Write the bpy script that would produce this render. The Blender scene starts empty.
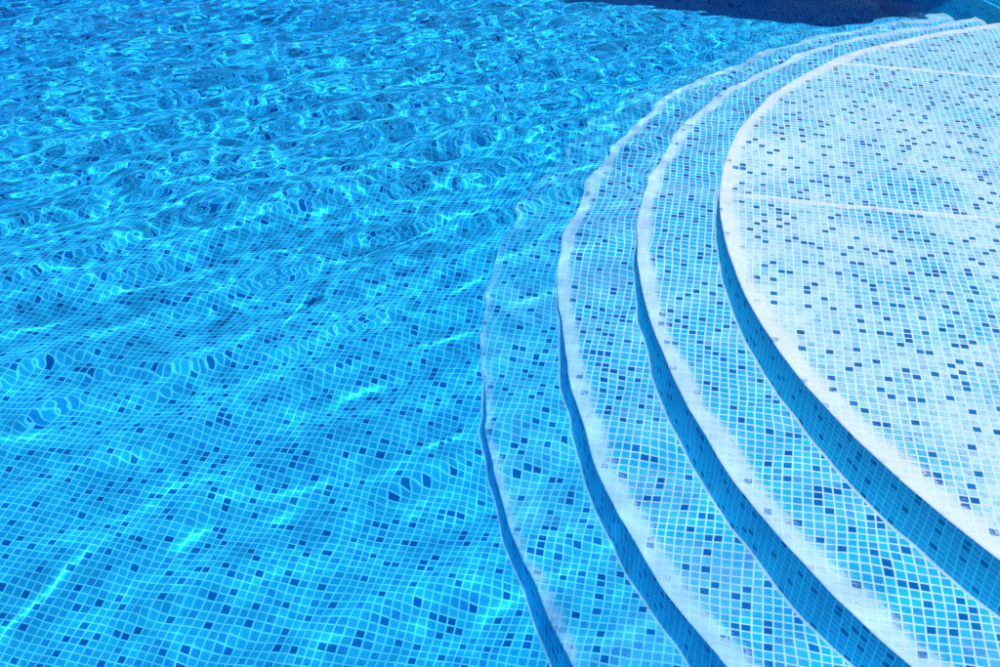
import bpy, math, random
import numpy as np
from mathutils import Matrix, Vector

scn = bpy.context.scene
col = scn.collection

# ------------------------------------------------------------------ camera
CAM_H = 1.6486
PITCH, ROLL = 0.597996, 0.0178715
cam_data = bpy.data.cameras.new("camera")
cam = bpy.data.objects.new("camera", cam_data)
col.objects.link(cam)
cam_data.sensor_width = 36.0
cam_data.lens = 1060.67 / 1000.0 * 36.0
cam_data.clip_start = 0.05
cam_data.clip_end = 500.0
fwd = Vector((0, math.cos(PITCH), -math.sin(PITCH)))
up0 = Vector((0, math.sin(PITCH), math.cos(PITCH)))
rt0 = Vector((1, 0, 0))
c, s = math.cos(ROLL), math.sin(ROLL)
rt = rt0 * c + up0 * s
up = up0 * c - rt0 * s
m = Matrix((rt, up, -fwd)).transposed().to_4x4()
m.translation = Vector((0, 0, CAM_H))
cam.matrix_world = m
scn.camera = cam

# ------------------------------------------------------------------ light
SUN_EL = math.radians(68)
SUN_AZ_VEC = Vector((-0.62, -0.78, 0)).normalized()      # towards the sun, seen from above
world = bpy.data.worlds.new("World")
scn.world = world
world.use_nodes = True
wn = world.node_tree
bg = wn.nodes["Background"]
sky = wn.nodes.new("ShaderNodeTexSky")
sky.sky_type = 'NISHITA'
sky.sun_disc = False
sky.sun_elevation = SUN_EL
sky.sun_rotation = math.atan2(SUN_AZ_VEC.x, SUN_AZ_VEC.y)
wn.links.new(sky.outputs[0], bg.inputs[0])
bg.inputs[1].default_value = 0.12
sd = bpy.data.lights.new("sun", 'SUN')
sd.energy = 4.0
sd.angle = math.radians(0.53)
sd.color = (1.0, 0.975, 0.94)
sun = bpy.data.objects.new("sun", sd)
col.objects.link(sun)
to_sun = SUN_AZ_VEC * math.cos(SUN_EL) + Vector((0, 0, math.sin(SUN_EL)))
sun.rotation_euler = to_sun.to_track_quat('Z', 'Y').to_euler()
sun.location = (0, 0, 20)
sd.cycles.is_caustics_light = True                        # real sunlight refracted through the ripples
scn.view_settings.view_transform = 'Standard'
scn.view_settings.look = 'None'
scn.view_settings.gamma = 1.0
scn.view_settings.exposure = 0.58
scn.render.engine = 'CYCLES'
cy = scn.cycles
cy.max_bounces = 12
cy.diffuse_bounces = 3
cy.transmission_bounces = 10
cy.transparent_max_bounces = 8
cy.caustics_refractive = True
cy.caustics_reflective = False
cy.blur_glossy = 0.0
cy.volume_max_steps = 16
cy.sample_clamp_indirect = 4.0

# ------------------------------------------------------------------ layout (metres, water surface at z = 0)
TILE = 0.0255
PSI = -0.18412                                            # direction of the tile rows
CEN = np.array([3.175, 3.01])                             # centre of the round steps
RAD = [3.238, 2.973, 2.708, 2.434]                        # nosing radii, lowest first
WATER_DENSITY = 1.1
REFLECT = 0.12                                            # polarised light: weak surface reflection
DEP = [1.0730, 0.8437, 0.6144, 0.3851, 0.1558]            # pool floor, three treads, landing
WDIR = np.array([-0.25, 0.97]); WDIR /= np.hypot(*WDIR)
W_ANG = math.atan2(WDIR[1], WDIR[0])
POOL = (-6.5, -0.45, 10.5)                                # left, near, far


# ------------------------------------------------------------------ helpers
def link(name, me, mat=None, parent=None):
    o = bpy.data.objects.new(name, me)
    col.objects.link(o)
    if mat is not None:
        me.materials.append(mat)
    if parent is not None:
        o.parent = parent
    return o


def mesh_from(name, verts, faces, uvs=None, uv2=None, smooth=False):
    me = bpy.data.meshes.new(name)
    me.from_pydata([tuple(map(float, v)) for v in verts], [], faces)
    for nm, src in (("tile_uv", uvs), ("edge_uv", uv2)):
        if src is None:
            continue
        lay = me.uv_layers.new(name=nm)
        for l in me.loops:
            lay.data[l.index].uv = src[l.vertex_index]
    if smooth:
        for p in me.polygons:
            p.use_smooth = True
    me.update()
    return me


def plan_uv(x, y):
    cc, ss = math.cos(PSI), math.sin(PSI)
    return ((x * cc + y * ss), (-x * ss + y * cc))


def tag(o, label=None, cat=None, group=None, kind=None):
    if label: o["label"] = label
    if cat: o["category"] = cat
    if group: o["group"] = group
    if kind: o["kind"] = kind
    return o


class NT:
    """tiny node helper"""
    def __init__(self, name):
        self.mat = bpy.data.materials.new(name)
        self.mat.use_nodes = True
        self.t = self.mat.node_tree
        self.b = self.t.nodes["Principled BSDF"]

    def n(self, kind, **kw):
        nd = self.t.nodes.new(kind)
        for k, v in kw.items():
            setattr(nd, k, v)
        return nd

    def put(self, sock, v):
        if isinstance(v, bpy.types.NodeSocket):
            self.t.links.new(v, sock)
        else:
            sock.default_value = v

    def math(self, op, a, b=0.0, c=0.0, clamp=False):
        nd = self.n("ShaderNodeMath", operation=op, use_clamp=clamp)
        self.put(nd.inputs[0], a); self.put(nd.inputs[1], b); self.put(nd.inputs[2], c)
        return nd.outputs[0]

    def remap(self, v, a, b, c=0.0, d=1.0, smooth=True):
        nd = self.n("ShaderNodeMapRange")
        nd.interpolation_type = 'SMOOTHSTEP' if smooth else 'LINEAR'
        self.put(nd.inputs[0], v)
        for i, x in enumerate((a, b, c, d)):
            self.put(nd.inputs[1 + i], x)
        return nd.outputs[0]

    def mix(self, f, a, b):
        nd = self.n("ShaderNodeMix", data_type='RGBA')
        self.put(nd.inputs[0], f)
        self.put(nd.inputs[6], a if isinstance(a, bpy.types.NodeSocket) else (*a, 1))
        self.put(nd.inputs[7], b if isinstance(b, bpy.types.NodeSocket) else (*b, 1))
        return nd.outputs[2]

    def noise(self, vec, scale, detail=2.0, rough=0.5, dist=0.0):
        nd = self.n("ShaderNodeTexNoise")
        nd.inputs["Scale"].default_value = scale
        nd.inputs["Detail"].default_value = detail
        nd.inputs["Roughness"].default_value = rough
        nd.inputs["Distortion"].default_value = dist
        self.put(nd.inputs["Vector"], vec)
        return nd.outputs[0]


def mosaic(name, film_strength=0.0, haze=0.0, grout=(0.80, 0.84, 0.84), edge_w=(0.075, 0.16), seams=False, grout_w=0.085,
           wiggle=0.0022, foot=False, fade=False, light=((0.001, 0.36, 0.62), (0.006, 0.56, 0.76)), even=False):
    """glass mosaic: light and dark blue tesserae, pale grout; optional white lime bloom near a nosing"""
    t = NT(name)
    uv = t.n("ShaderNodeUVMap", uv_map="tile_uv").outputs[0]
    gp = t.n("ShaderNodeNewGeometry"); gs = t.n("ShaderNodeSeparateXYZ"); t.put(gs.inputs[0], gp.outputs["Position"])
    PX, PY = gs.outputs[0], gs.outputs[1]
    if wiggle:
        nz = t.n("ShaderNodeTexNoise"); nz.inputs["Scale"].default_value = 9.0
        t.put(nz.inputs["Vector"], uv)
        vm = t.n("ShaderNodeVectorMath", operation='MULTIPLY_ADD')
        t.put(vm.inputs[0], nz.outputs[1]); vm.inputs[1].default_value = (wiggle,) * 3; t.put(vm.inputs[2], uv)
        uv_t = vm.outputs[0]
    else:
        uv_t = uv
    sc = t.n("ShaderNodeVectorMath", operation='SCALE')
    t.put(sc.inputs[0], uv_t); sc.inputs["Scale"].default_value = 1.0 / TILE
    cell = t.n("ShaderNodeVectorMath", operation='FLOOR'); t.put(cell.inputs[0], sc.outputs[0])
    frac = t.n("ShaderNodeVectorMath", operation='FRACTION'); t.put(frac.inputs[0], sc.outputs[0])
    sep = t.n("ShaderNodeSeparateXYZ"); t.put(sep.inputs[0], frac.outputs[0])

    def edge(f):
        return t.math('MINIMUM', f, t.math('SUBTRACT', 1.0, f))
    e = t.math('MINIMUM', edge(sep.outputs[0]), edge(sep.outputs[1]))
    is_grout = t.remap(e, grout_w * 0.75, grout_w * 1.25, 1.0, 0.0)
    wn1 = t.n("ShaderNodeTexWhiteNoise", noise_dimensions='2D'); t.put(wn1.inputs["Vector"], cell.outputs[0])
    sepc = t.n("ShaderNodeSeparateColor"); t.put(sepc.inputs[0], wn1.outputs["Color"])
    r1, r2, r3 = sepc.outputs
    # three tones of light blue and one dark
    light_pair = light
    light = t.mix(t.remap(r2, 0.0, 1.0, smooth=False), light[0], light[1])
    light = t.mix(t.math('GREATER_THAN', r3, 0.87), light, (0.001, 0.25, 0.58))
    dark = t.mix(r3, (0.001, 0.115, 0.38), (0.003, 0.19, 0.50))
    mott = t.noise(uv, 260.0, 2.0)
    light = t.mix(t.remap(mott, 0.35, 0.75), light, (0.05, 0.46, 0.78))
    sx = t.n("ShaderNodeSeparateXYZ"); t.put(sx.inputs[0], cell.outputs[0])
    by = t.math('FLOOR', t.math('DIVIDE', sx.outputs[1], 4.0))
    sh = t.n("ShaderNodeTexWhiteNoise", noise_dimensions='1D'); t.put(sh.inputs["W"], by)
    xs = t.math('ADD', sx.outputs[0], t.math('FLOOR', t.math('MULTIPLY', sh.outputs[0], 3.0)))
    bx = t.math('FLOOR', t.math('DIVIDE', xs, 3.0))
    bc = t.n("ShaderNodeCombineXYZ"); t.put(bc.inputs[0], bx); t.put(bc.inputs[1], by)
    wb = t.n("ShaderNodeTexWhiteNoise", noise_dimensions='2D'); t.put(wb.inputs["Vector"], bc.outputs[0])
    wc = t.n("ShaderNodeSeparateColor"); t.put(wc.inputs[0], wb.outputs["Color"])
    lx = t.math('SUBTRACT', xs, t.math('MULTIPLY', bx, 3.0))
    ly = t.math('SUBTRACT', sx.outputs[1], t.math('MULTIPLY', by, 4.0))
    okx = t.math('COMPARE', lx, t.math('FLOOR', t.math('MULTIPLY', wc.outputs[0], 3.0)), 0.1)
    oky = t.math('COMPARE', ly, t.math('FLOOR', t.math('MULTIPLY', wc.outputs[1], 4.0)), 0.1)
    is_dark = t.math('MAXIMUM', t.math('MULTIPLY', okx, oky), t.math('GREATER_THAN', r1, 0.955))
    tilec = t.mix(is_dark, light, dark)
    gn = t.noise(uv, 40.0, 2.0)
    gcol = t.mix(gn, tuple(g * 0.85 for g in grout), grout)
    colr = t.mix(is_grout, tilecol := tilec, gcol)
    # very light variation over the square metre (sediment, age)
    if haze > 0:
        streak = t.n("ShaderNodeMapping"); t.put(streak.inputs[0], uv)
        streak.inputs["Scale"].default_value = (1.0, 1.6, 1.0)
        hz = t.noise(streak.outputs[0], 2.6, 5.0, 0.62, 0.6)
        fine = t.noise(uv, 75.0, 3.0, 0.7)
        hz = t.math('ADD', t.math('MULTIPLY', t.remap(hz, 0.42, 0.68), haze), t.math('MULTIPLY', t.math('SUBTRACT', fine, 0.5), 0.8 * haze), clamp=True)
        if even:
            tj = t.math('MULTIPLY', t.math('SUBTRACT', r2, 0.5), 0.30)
            fg = t.math('MULTIPLY', t.math('SUBTRACT', fine, 0.5), 1.6)
            bl = t.math('MULTIPLY', t.math('SUBTRACT', t.noise(uv, 2.1, 6.0, 0.62, 0.8), 0.5), 2.3)
            hz = t.math('ADD', t.math('ADD', t.math('ADD', tj, fg), bl), haze, clamp=True)
        # dark tiles keep more of their colour
        hz = t.math('MULTIPLY', hz, t.math('SUBTRACT', 1.0, t.math('MULTIPLY', is_dark, 0.97)))
        hz = t.math('MULTIPLY', hz, t.remap(PY, 3.3, 5.0, 1.0, 0.60))
        colr = t.mix(hz, colr, (0.70, 0.775, 0.82))
    if film_strength > 0:
        eu = t.n("ShaderNodeUVMap", uv_map="edge_uv").outputs[0]
        es = t.n("ShaderNodeSeparateXYZ"); t.put(es.inputs[0], eu)
        d = es.outputs[0]
        n1 = t.noise(uv, 5.0, 4.0, 0.6, 0.4)
        n2 = t.noise(uv, 60.0, 3.0, 0.7)
        stp = t.n("ShaderNodeMapping"); t.put(stp.inputs[0], uv)
        stp.inputs["Scale"].default_value = (18.0, 110.0, 1.0)
        n3 = t.noise(stp.outputs[0], 1.0, 3.0, 0.6)
        # the bloom is broad on the near half of the flight and narrow on the far half
        dw = t.math('MULTIPLY', d, t.remap(PY, 1.6, 3.2, 1.35, 1.95))
        dd = t.math('ADD', dw, t.math('MULTIPLY', t.math('SUBTRACT', n1, 0.5), -0.10))
        dd = t.math('ADD', dd, t.math('MULTIPLY', t.math('SUBTRACT', n2, 0.5), -0.08))
        dd = t.math('ADD', dd, t.math('MULTIPLY', t.math('SUBTRACT', n3, 0.5), -0.07))
        fm = t.math('MULTIPLY', t.remap(dd, edge_w[0], edge_w[1], 1.0, 0.0), film_strength)
        fm = t.math('MULTIPLY', fm, t.math('SUBTRACT', 1.0, t.math('MULTIPLY', t.remap(n3, 0.3, 0.7), 0.30)))
        if fade:
            fm = t.math('MULTIPLY', fm, t.remap(PY, 3.0, 3.9, 1.0, 0.25))
            fm = t.math('MULTIPLY', fm, t.remap(t.noise(uv, 24.0, 4.0, 0.7), 0.38, 0.58, 0.35, 1.0))
        # a few dark tiles show through
        keep = t.math('MULTIPLY', t.math('MULTIPLY', is_dark, t.math('GREATER_THAN', r2, 0.45)), t.remap(d, 0.0, 0.07, 0.5, 1.0))
        n4 = t.math('ADD', t.noise(uv, 75.0, 4.0, 0.65), t.math('MULTIPLY', t.math('SUBTRACT', r3, 0.5), 0.3))
        fm = t.math('MULTIPLY', fm, t.math('SUBTRACT', 1.0, t.math('MULTIPLY', keep, t.remap(n4, 0.42, 0.60))))
        colr = t.mix(fm, colr, (0.80, 0.78, 0.85))
    if foot:
        eu = t.n("ShaderNodeUVMap", uv_map="edge_uv").outputs[0]
        es = t.n("ShaderNodeSeparateXYZ"); t.put(es.inputs[0], eu)
        colr = t.mix(t.remap(es.outputs[1], 0.004, 0.008, 0.9, 0.0), colr, (0.78, 0.80, 0.84))
    if seams:
        sy = t.n("ShaderNodeSeparateXYZ"); t.put(sy.inputs[0], uv)
        wob = t.math('MULTIPLY', t.math('SUBTRACT', t.noise(uv, 12.0, 4.0, 0.7), 0.5), 0.05)
        for pos in SEAMS:
            dist = t.math('ABSOLUTE', t.math('ADD', t.math('SUBTRACT', sy.outputs[1], pos), wob))
            colr = t.mix(t.math('MULTIPLY', t.remap(dist, 0.005, 0.022, 1.0, 0.0), 0.75), colr, (0.80, 0.78, 0.85))
    t.put(t.b.inputs["Base Color"], colr)
    t.b.inputs["Roughness"].default_value = 0.45
    t.b.inputs["Specular IOR Level"].default_value = 0.0
    return t.mat


# ---- seams on the landing, from two points each, in tile-row coordinates
SEAMS = [plan_uv(1.26, 3.36)[1], plan_uv(1.85, 4.70)[1]]

M_FLOOR = mosaic("floor mosaic", grout=(0.22, 0.92, 0.95))
M_TREAD = {0: mosaic("tread mosaic lowest", 0.80, 0.12, fade=True, grout=(0.30, 0.84, 0.90), edge_w=(0.015, 0.06)),
           1: mosaic("tread mosaic middle", 0.97, 0.24, edge_w=(0.060, 0.115)),
           2: mosaic("tread mosaic upper", 0.99, 0.26, edge_w=(0.065, 0.120))}
M_LAND = mosaic("landing mosaic", 0.98, 0.48, even=True, edge_w=(0.070, 0.130), seams=True)
M_RISER = mosaic("riser mosaic", wiggle=0.004, grout=(0.03, 0.62, 0.86), grout_w=0.075, foot=True, light=((0.0003, 0.23, 0.62), (0.0008, 0.29, 0.70)))  # same tile as the treads, with the risers' shade painted in as deeper blues
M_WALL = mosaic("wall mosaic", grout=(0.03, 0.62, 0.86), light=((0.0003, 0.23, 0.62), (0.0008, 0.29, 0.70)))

t = NT("stone coping")
oc = t.n("ShaderNodeTexCoord").outputs["Object"]
t.put(t.b.inputs["Base Color"], t.mix(t.noise(oc, 30, 5, 0.7), (0.42, 0.38, 0.32), (0.60, 0.56, 0.49)))
t.b.inputs["Roughness"].default_value = 0.8
M_STONE = t.mat
t = NT("deck paving")
oc = t.n("ShaderNodeTexCoord").outputs["Object"]
br = t.n("ShaderNodeTexBrick"); t.put(br.inputs["Vector"], oc)
br.inputs["Scale"].default_value = 1.6; br.inputs["Mortar Size"].default_value = 0.008
br.inputs["Color1"].default_value = (0.40, 0.36, 0.30, 1); br.inputs["Color2"].default_value = (0.46, 0.41, 0.34, 1)
br.inputs["Mortar"].default_value = (0.22, 0.2, 0.18, 1)
t.put(t.b.inputs["Base Color"], br.outputs[0]); t.b.inputs["Roughness"].default_value = 0.85
M_DECK = t.mat
t = NT("blue canvas")
t.b.inputs["Base Color"].default_value = (0.03, 0.07, 0.20, 1); t.b.inputs["Roughness"].default_value = 0.9
M_CANVAS = t.mat
t = NT("white metal")
t.b.inputs["Base Color"].default_value = (0.75, 0.75, 0.75, 1); t.b.inputs["Roughness"].default_value = 0.4
M_METAL = t.mat

t = NT("white grout")
t.put(t.b.inputs["Base Color"], t.mix(t.noise(t.n("ShaderNodeTexCoord").outputs["Object"], 40, 3), (0.6, 0.64, 0.7), (0.8, 0.8, 0.84)))
M_BEAD = t.mat

# ------------------------------------------------------------------ pool floor
x0, y0, y1 = POOL
FX1 = 4.2
def sheet(x0, y0, x1, y1, z, nx=1, ny=1):
    V, F, U = [], [], []
    for j in range(ny + 1):
        for i in range(nx + 1):
            x = x0 + (x1 - x0) * i / nx; y = y0 + (y1 - y0) * j / ny
            V.append((x, y, z)); U.append(plan_uv(x, y))
    for j in range(ny):
        for i in range(nx):
            a = j * (nx + 1) + i
            F.append((a, a + 1, a + nx + 2, a + nx + 1))
    return V, F, U
V, F, U = sheet(x0 - .05, y0 - .05, FX1 + .3, y1 + .05, -DEP[0], 90, 90)
def floor_z(x, y):
    """level by the steps, falling away to the deep end at the far left"""
    q = max(0.0, y - 0.8 * x - 3.9)
    return -DEP[0] - 0.09 * q * q / (q + 0.8)
V = [(x, y, floor_z(x, y)) for x, y, z in V]
floor = link("pool_floor", mesh_from("pool_floor", V, F, U), M_FLOOR)
tag(floor, kind="structure")

# ------------------------------------------------------------------ round steps
steps = bpy.data.objects.new("pool_steps", None)
steps.location = (CEN[0], CEN[1], -DEP[0])
col.objects.link(steps)
tag(steps, "wide half-round flight of underwater pool steps in light blue mosaic with white worn nosings", "pool steps")
A0, A1 = W_ANG, W_ANG + math.pi
NSEG = 360


def ring(radii_z, level, uvmode, rim):
    """strip of rings (radius, z); vertices relative to the steps' origin"""
    V, F, U, E = [], [], [], []
    zf = radii_z[0][1]
    for (r, z) in radii_z:
        for i in range(NSEG + 1):
            a = A0 + (A1 - A0) * i / NSEG
            x, y = CEN[0] + r * math.cos(a), CEN[1] + r * math.sin(a)
            V.append((x - CEN[0], y - CEN[1], z + DEP[0]))
            U.append(plan_uv(x, y) if uvmode == 'plan' else (a * rim, z + 40 * TILE))
            E.append((rim - r, z - zf))
    n = NSEG + 1
    for k in range(len(radii_z) - 1):
        for i in range(NSEG):
            F.append((k * n + i, (k + 1) * n + i, (k + 1) * n + i + 1, k * n + i + 1))
    return V, F, U, E


BEV = 0.006
for k in range(4):
    top = -DEP[k + 1]; low = -DEP[k]
    r = RAD[k]
    # riser, slightly coved at its foot
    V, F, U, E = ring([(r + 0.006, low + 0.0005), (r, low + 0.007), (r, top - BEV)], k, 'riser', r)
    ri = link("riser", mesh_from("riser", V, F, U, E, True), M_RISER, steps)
    # tread with a rounded nosing
    inner = RAD[k + 1] - 0.02 if k < 3 else 0.0
    rz = [(r, top - BEV), (r - BEV * .3, top - BEV * .3), (r - BEV, top)]
    rz += [(r - BEV - (r - BEV - inner) * q, top) for q in (0.05, 0.2, 0.5, 1.0)]
    V, F, U, E = ring(rz, k, 'plan', r)
    tr = link("tread" if k < 3 else "landing", mesh_from("tread", V, F, U, E, True), M_TREAD[k] if k < 3 else M_LAND, steps)

# ------------------------------------------------------------------ pool walls
RIM = 0.16                                                # the deck stands this far above the water


def wall_mesh(p, q, thick, name, root, outward):
    """tiled inner face from p to q and a stone coping along its top"""
    p, q = np.array(p, float), np.array(q, float)
    L = np.hypot(*(q - p)); d = (q - p) / L
    nrm = np.array(outward, float)
    def P(s, o, z): 
        w = p + d * s + nrm * o
        return (w[0], w[1], z)
    zb, zt = -3.6, RIM - 0.05
    V = [P(0, 0, zb), P(L, 0, zb), P(L, 0, zt), P(0, 0, zt), P(0, thick, zb), P(L, thick, zb), P(L, thick, zt), P(0, thick, zt)]
    Uv = [(0, zb), (L, zb), (L, zt), (0, zt)] * 2
    F = [(0, 1, 2, 3), (5, 4, 7, 6), (3, 2, 6, 7), (1, 5, 6, 2), (4, 0, 3, 7), (4, 5, 1, 0)]
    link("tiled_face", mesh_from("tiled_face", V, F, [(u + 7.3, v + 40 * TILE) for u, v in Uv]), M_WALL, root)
    # coping: separate stones with rounded front edge
    n = max(1, round(L / 0.6))
    V, F = [], []
    prof = [(-0.035, zt + .001), (-0.035, zt + 0.028), (-0.028, zt + 0.044), (-0.012, zt + 0.05), (0.30, zt + 0.05), (0.30, zt + .001)]
    for i in range(n):
        a, b = i * L / n + .003, (i + 1) * L / n - .003
        base = len(V)
        for s_ in (a, b):
            for o, z in prof:
                V.append(P(s_, o, z))
        m_ = len(prof)
        for j in range(m_):
            F.append((base + j, base + (j + 1) % m_, base + m_ + (j + 1) % m_, base + m_ + j))
        F.append(tuple(base + j for j in range(m_))[::-1]); F.append(tuple(base + m_ + j for j in range(m_)))
    link("coping", mesh_from("coping", V, F), M_STONE, root)


def on_wall(y):
    s_ = (y - CEN[1]) / WDIR[1]
    return CEN + WDIR * s_
wr = bpy.data.objects.new("pool_wall", None); col.objects.link(wr)
tag(wr, "shaded blue mosaic pool wall behind the round steps at the upper right corner", "pool wall")
WN = np.array([WDIR[1], -WDIR[0]])                        # away from the water
WR0, WR1 = on_wall(y0), on_wall(y1)
wall_mesh(WR0, WR1, 0.30, "wall", wr, WN)
wall_mesh((x0, y1), (WR1[0], y1), 0.30, "wall", wr, (0, 1))
wall_mesh((x0, y0), (x0, y1), 0.30, "wall", wr, (-1, 0))
wall_mesh((x0, y0), (WR0[0], y0), 0.30, "wall", wr, (0, -1))

V, F = [], []
def bead(s0, s1, z, w):
    b = len(V)
    for s_ in (s0, s1):
        for o, h in ((0.002, 0.0), (-w, 0.001), (-w * .45, w * .5), (0.002, w)):
            p_ = CEN + WDIR * s_ + WN * o
            V.append((p_[0], p_[1], z + h))
    F.extend([(b + j, b + j + 1, b + 5 + j, b + 4 + j) for j in range(3)])
bead(-RAD[3], RAD[3], -DEP[4], .022)
for a_, b_, z_ in ((3, 2, 3), (2, 1, 2), (1, 0, 1)):
    for sg_ in (-1, 1):
        bead(*sorted((sg_ * RAD[a_], sg_ * RAD[b_])), -DEP[z_], .02)
for i in range(40):
    sa_, sb_ = RAD[0] + i * .1, RAD[0] + (i + 1) * .1
    pa_ = CEN + WDIR * (sa_ + sb_) / 2
    bead(sa_, sb_, floor_z(pa_[0], pa_[1]), .02)
link("grout_bead", mesh_from("grout_bead", V, F), M_BEAD, wr)

# deck round the pool, level with the copings
DK = 0.29
o0, o1 = WR0 + WN * DK, WR1 + WN * DK
inner = [(x0 - DK, y0 - DK), (o0[0] + .08, y0 - DK), (o1[0] - .0, y1 + DK), (x0 - DK, y1 + DK)]
outer = [(-60, -50), (60, -50), (60, 70), (-60, 70)]
zt = RIM - 0.004
V = [(x, y, zt) for x, y in inner + outer]
F = [(i, 4 + i, 4 + (i + 1) % 4, (i + 1) % 4) for i in range(4)]
deck = link("deck", mesh_from("deck", V, F), M_DECK)
tag(deck, kind="structure")

# made-up cantilever sunshade, added out of view to cast the shade at the far end
par = bpy.data.objects.new("added_parasol", None); col.objects.link(par)
par.location = (3.75, 7.9, RIM)
tag(par, "large square navy sunshade, made up and added out of view to shade the far water", "added_parasol")
PO = Vector(par.location)


def tube(p, q, r, n=12):
    p, q = Vector(p), Vector(q)
    d = (q - p).normalized(); a = d.orthogonal().normalized(); b = d.cross(a)
    V = [tuple(w + (a * math.cos(6.28318 * i / n) + b * math.sin(6.28318 * i / n)) * r) for w in (p, q) for i in range(n)]
    F = [(i, (i + 1) % n, n + (i + 1) % n, n + i) for i in range(n)] + [tuple(range(n))[::-1], tuple(range(n, 2 * n))]
    return V, F


def merge(parts):
    V, F = [], []
    for v, f in parts:
        b = len(V); V += v; F += [tuple(b + i for i in g) for g in f]
    return V, F


ed = Vector((0.96, -0.28, 0)); pd = Vector((0.28, 0.96, 0)); SZ = 3.7
corner = Vector((-0.72, 5.90, 2.30))
cs = [corner, corner + ed * SZ, corner + ed * SZ + pd * SZ, corner + pd * SZ]
apex = corner + (ed + pd) * SZ / 2 + Vector((0, 0, 0.55))
V, F = [], []
for q in range(4):
    a, b = cs[q], cs[(q + 1) % 4]
    n = 8
    for i in range(n):
        p0, p1 = a.lerp(b, i / n), a.lerp(b, (i + 1) / n)
        base = len(V)
        V += [p0, p1, apex, p0 - Vector((0, 0, .02)), p1 - Vector((0, 0, .02)), apex - Vector((0, 0, .02)),
              p0 - Vector((0, 0, .20)), p1 - Vector((0, 0, .20))]
        F += [(base, base + 1, base + 2), (base + 5, base + 4, base + 3), (base, base + 6, base + 7, base + 1)]
link("added_canopy", mesh_from("added_canopy", [v - PO for v in V], F), M_CANVAS, par)
link("pole", mesh_from("pole", *tube((0, 0, 0), (0, 0, 3.1), .045)), M_METAL, par)
link("arm", mesh_from("arm", *tube((0, 0, 2.95), apex + Vector((0, 0, .12)) - PO, .03)), M_METAL, par)
for q in range(4):
    link("rib", mesh_from("rib", *tube(apex - PO - Vector((0, 0, .05)), cs[q] - PO - Vector((0, 0, .04)), .012)), M_METAL, par)
V, F = merge([tube((0, 0, 0.0), (0, 0, .09), .42, 32), tube((0, 0, .09), (0, 0, .3), .06)])
link("base", mesh_from("base", V, F), M_STONE, par)

# ------------------------------------------------------------------ water: one closed body, rippled on top
rng = np.random.default_rng(11)


def axis(lo, f0, f1, hi, fine, coarse):
    a = np.arange(f0, f1 + 1e-6, fine)
    l = np.arange(f0 - coarse, lo - 1e-6, -coarse)[::-1]
    h = np.arange(f1 + coarse, hi + 1e-6, coarse)
    return np.concatenate([[lo], l[l > lo + .01], a, h[h < hi - .01], [hi]])


XS = axis(x0 - .02, -3.6, 3.4, FX1 + .2, 0.014, 0.06)
YS = axis(y0 - .02, 0.6, 8.2, y1 + .02, 0.014, 0.06)
GX, GY = np.meshgrid(XS, YS)


def smooth01(v, a, b):
    q = np.clip((v - a) / (b - a), 0, 1)
    return q * q * (3 - 2 * q)


def band(n, lmin, lmax, slope, main, spread):
    """random sinusoids, rms slope given"""
    Z = np.zeros_like(GX)
    lam = np.exp(rng.uniform(math.log(lmin), math.log(lmax), n))
    ang = main + rng.normal(0, spread, n)
    for l, a in zip(lam, ang):
        k = 2 * math.pi / l
        amp = slope / k * math.sqrt(2.0 / n) * rng.uniform(.6, 1.4)
        Z += amp * np.cos(k * (math.cos(a) * GX + math.sin(a) * GY) + rng.uniform(0, 6.283))
    return Z


MAIN = math.radians(112)
calm = 1.0 - 0.22 * smooth01(GX, 0.2, 2.2)                # quieter water over the steps
far = smooth01(GY - 0.22 * GX, 2.7, 4.7)                  # choppier away to the upper left
Z = band(26, 0.60, 1.3, 0.027, MAIN, 0.8) * calm
Z += band(44, 0.24, 0.50, 0.034, MAIN, 0.75) * calm * (0.58 + 0.26 * far)
Z += band(60, 0.12, 0.24, 0.026, MAIN, 0.8) * calm ** 2 * (0.36 + 0.34 * far)
Z += band(60, 0.055, 0.11, 0.016, MAIN, 0.8) * calm ** 3 * (0.34 + 1.0 * far)
# single steep ripple crests that focus the sun into bright streaks on the floor (x, y, half length, direction)
CRESTS = [
    (-1.470, 1.794, 0.157, 1.12), (-1.369, 2.932, 0.077, 0.83), (-0.967, 3.136, 0.092, 1.38), (-0.322, 3.307, 0.096, 0.94),
    (-0.674, 2.693, 0.071, 0.47), (-0.388, 2.463, 0.064, 0.47), (-0.837, 2.117, 0.060, 0.64), (-1.920, 2.975, 0.105, 0.55),
    (-2.216, 3.751, 0.106, 1.07), (-0.396, 2.950, 0.099, 0.44), (-1.601, 3.236, 0.102, 0.33), (-1.095, 2.047, 0.065, 0.89),
    (-1.740, 2.417, 0.076, 0.45), (-0.680, 3.631, 0.168, 0.63), (-1.222, 4.101, 0.115, 0.46)]
for i, (cx, cy_, hl, an) in enumerate(CRESTS):
    ca, sa = math.cos(an), math.sin(an)
    along = (GX - cx) * ca + (GY - cy_) * sa
    acr = -(GX - cx) * sa + (GY - cy_) * ca
    sg = 0.034 + 0.006 * math.sin(i * 2.3)
    Z += 0.0036 * np.exp(-0.5 * (acr / sg) ** 2 - 0.5 * (along / (hl * 0.85)) ** 2)
nx, ny = len(XS), len(YS)
verts = np.stack([GX, GY, Z], -1).reshape(-1, 3)
ii = np.arange(nx * ny).reshape(ny, nx)
quads = np.stack([ii[:-1, :-1], ii[:-1, 1:], ii[1:, 1:], ii[1:, :-1]], -1).reshape(-1, 4)
ZB = -3.8
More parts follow.
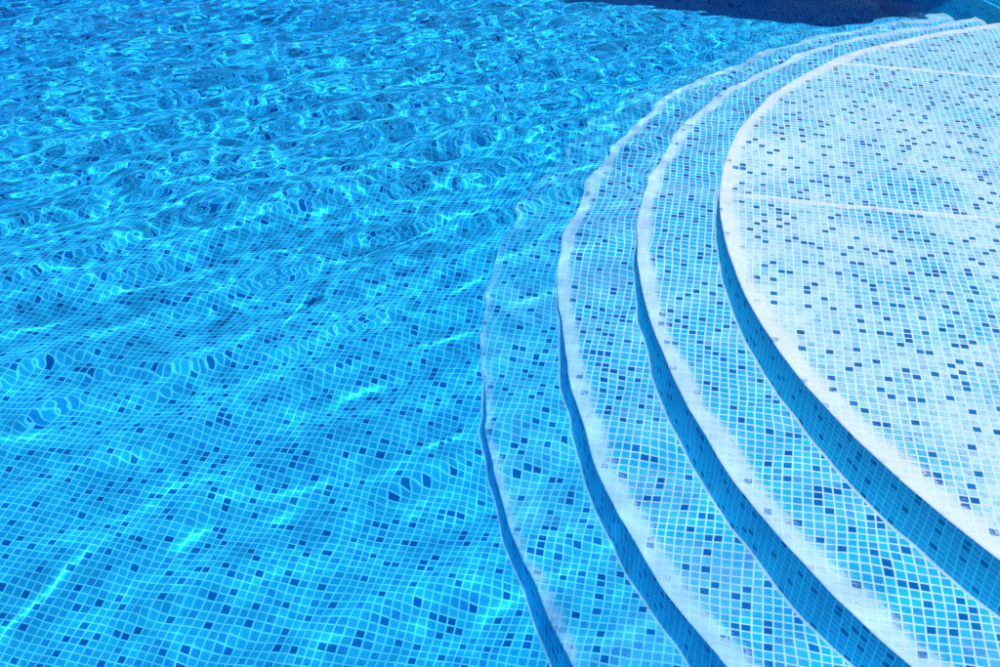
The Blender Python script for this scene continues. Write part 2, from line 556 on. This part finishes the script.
# skirt and bottom
border = np.concatenate([ii[0, :], ii[1:, -1], ii[-1, -2::-1], ii[-2:0:-1, 0]])
bv = verts[border].copy(); bv[:, 2] = ZB
base = len(verts)
verts = np.concatenate([verts, bv])
nb = len(border)
low = base + np.arange(nb)
skirt = np.stack([border, low, np.roll(low, -1), np.roll(border, -1)], -1)
loops = np.concatenate([quads.ravel(), skirt.ravel(), low[::-1]])
counts = np.concatenate([np.full(len(quads) + len(skirt), 4), [nb]])
me = bpy.data.meshes.new("water")
me.vertices.add(len(verts)); me.vertices.foreach_set("co", verts.ravel().astype(np.float32))
me.loops.add(len(loops)); me.loops.foreach_set("vertex_index", loops.astype(np.int32))
me.polygons.add(len(counts))
starts = np.concatenate([[0], np.cumsum(counts)[:-1]])
me.polygons.foreach_set("loop_start", starts.astype(np.int32))
me.polygons.foreach_set("loop_total", counts.astype(np.int32))
sm = np.zeros(len(counts), dtype=bool); sm[:len(quads)] = True
me.polygons.foreach_set("use_smooth", sm)
me.update(calc_edges=True)
me.validate()
t = NT("pool water")
rf = t.n("ShaderNodeBsdfRefraction"); rf.inputs["Roughness"].default_value = 0.0; rf.inputs["IOR"].default_value = 1.333
gl = t.n("ShaderNodeBsdfGlossy"); gl.inputs["Roughness"].default_value = 0.0
fr = t.n("ShaderNodeFresnel"); fr.inputs["IOR"].default_value = 1.333
ms = t.n("ShaderNodeMixShader")
t.put(ms.inputs[0], t.math('MULTIPLY', fr.outputs[0], REFLECT))
t.put(ms.inputs[1], rf.outputs[0]); t.put(ms.inputs[2], gl.outputs[0])
t.t.links.new(ms.outputs[0], t.t.nodes["Material Output"].inputs["Surface"])
t.t.nodes.remove(t.b)
va = t.n("ShaderNodeVolumeAbsorption")
# absorption = density * (1 - colour)
va.inputs["Color"].default_value = (0.0, 0.73, 0.955, 1)
geo = t.n("ShaderNodeNewGeometry")
gz = t.n("ShaderNodeSeparateXYZ"); t.put(gz.inputs[0], geo.outputs["Position"])
# there is only air above the ripples
t.put(va.inputs["Density"], t.math('MULTIPLY', t.math('LESS_THAN', gz.outputs[2], 0.03), WATER_DENSITY))
t.mat.cycles.volume_step_rate = 1.0
t.t.links.new(va.outputs[0], t.t.nodes["Material Output"].inputs["Volume"])
water = link("water", me, t.mat)
tag(water, kind="structure")
water.cycles.is_caustics_caster = True

# ------------------------------------------------------------------ everything under water receives the refracted sun
for o in scn.objects:
    if o.type == 'MESH' and o.name != "water":
        o.cycles.is_caustics_receiver = True
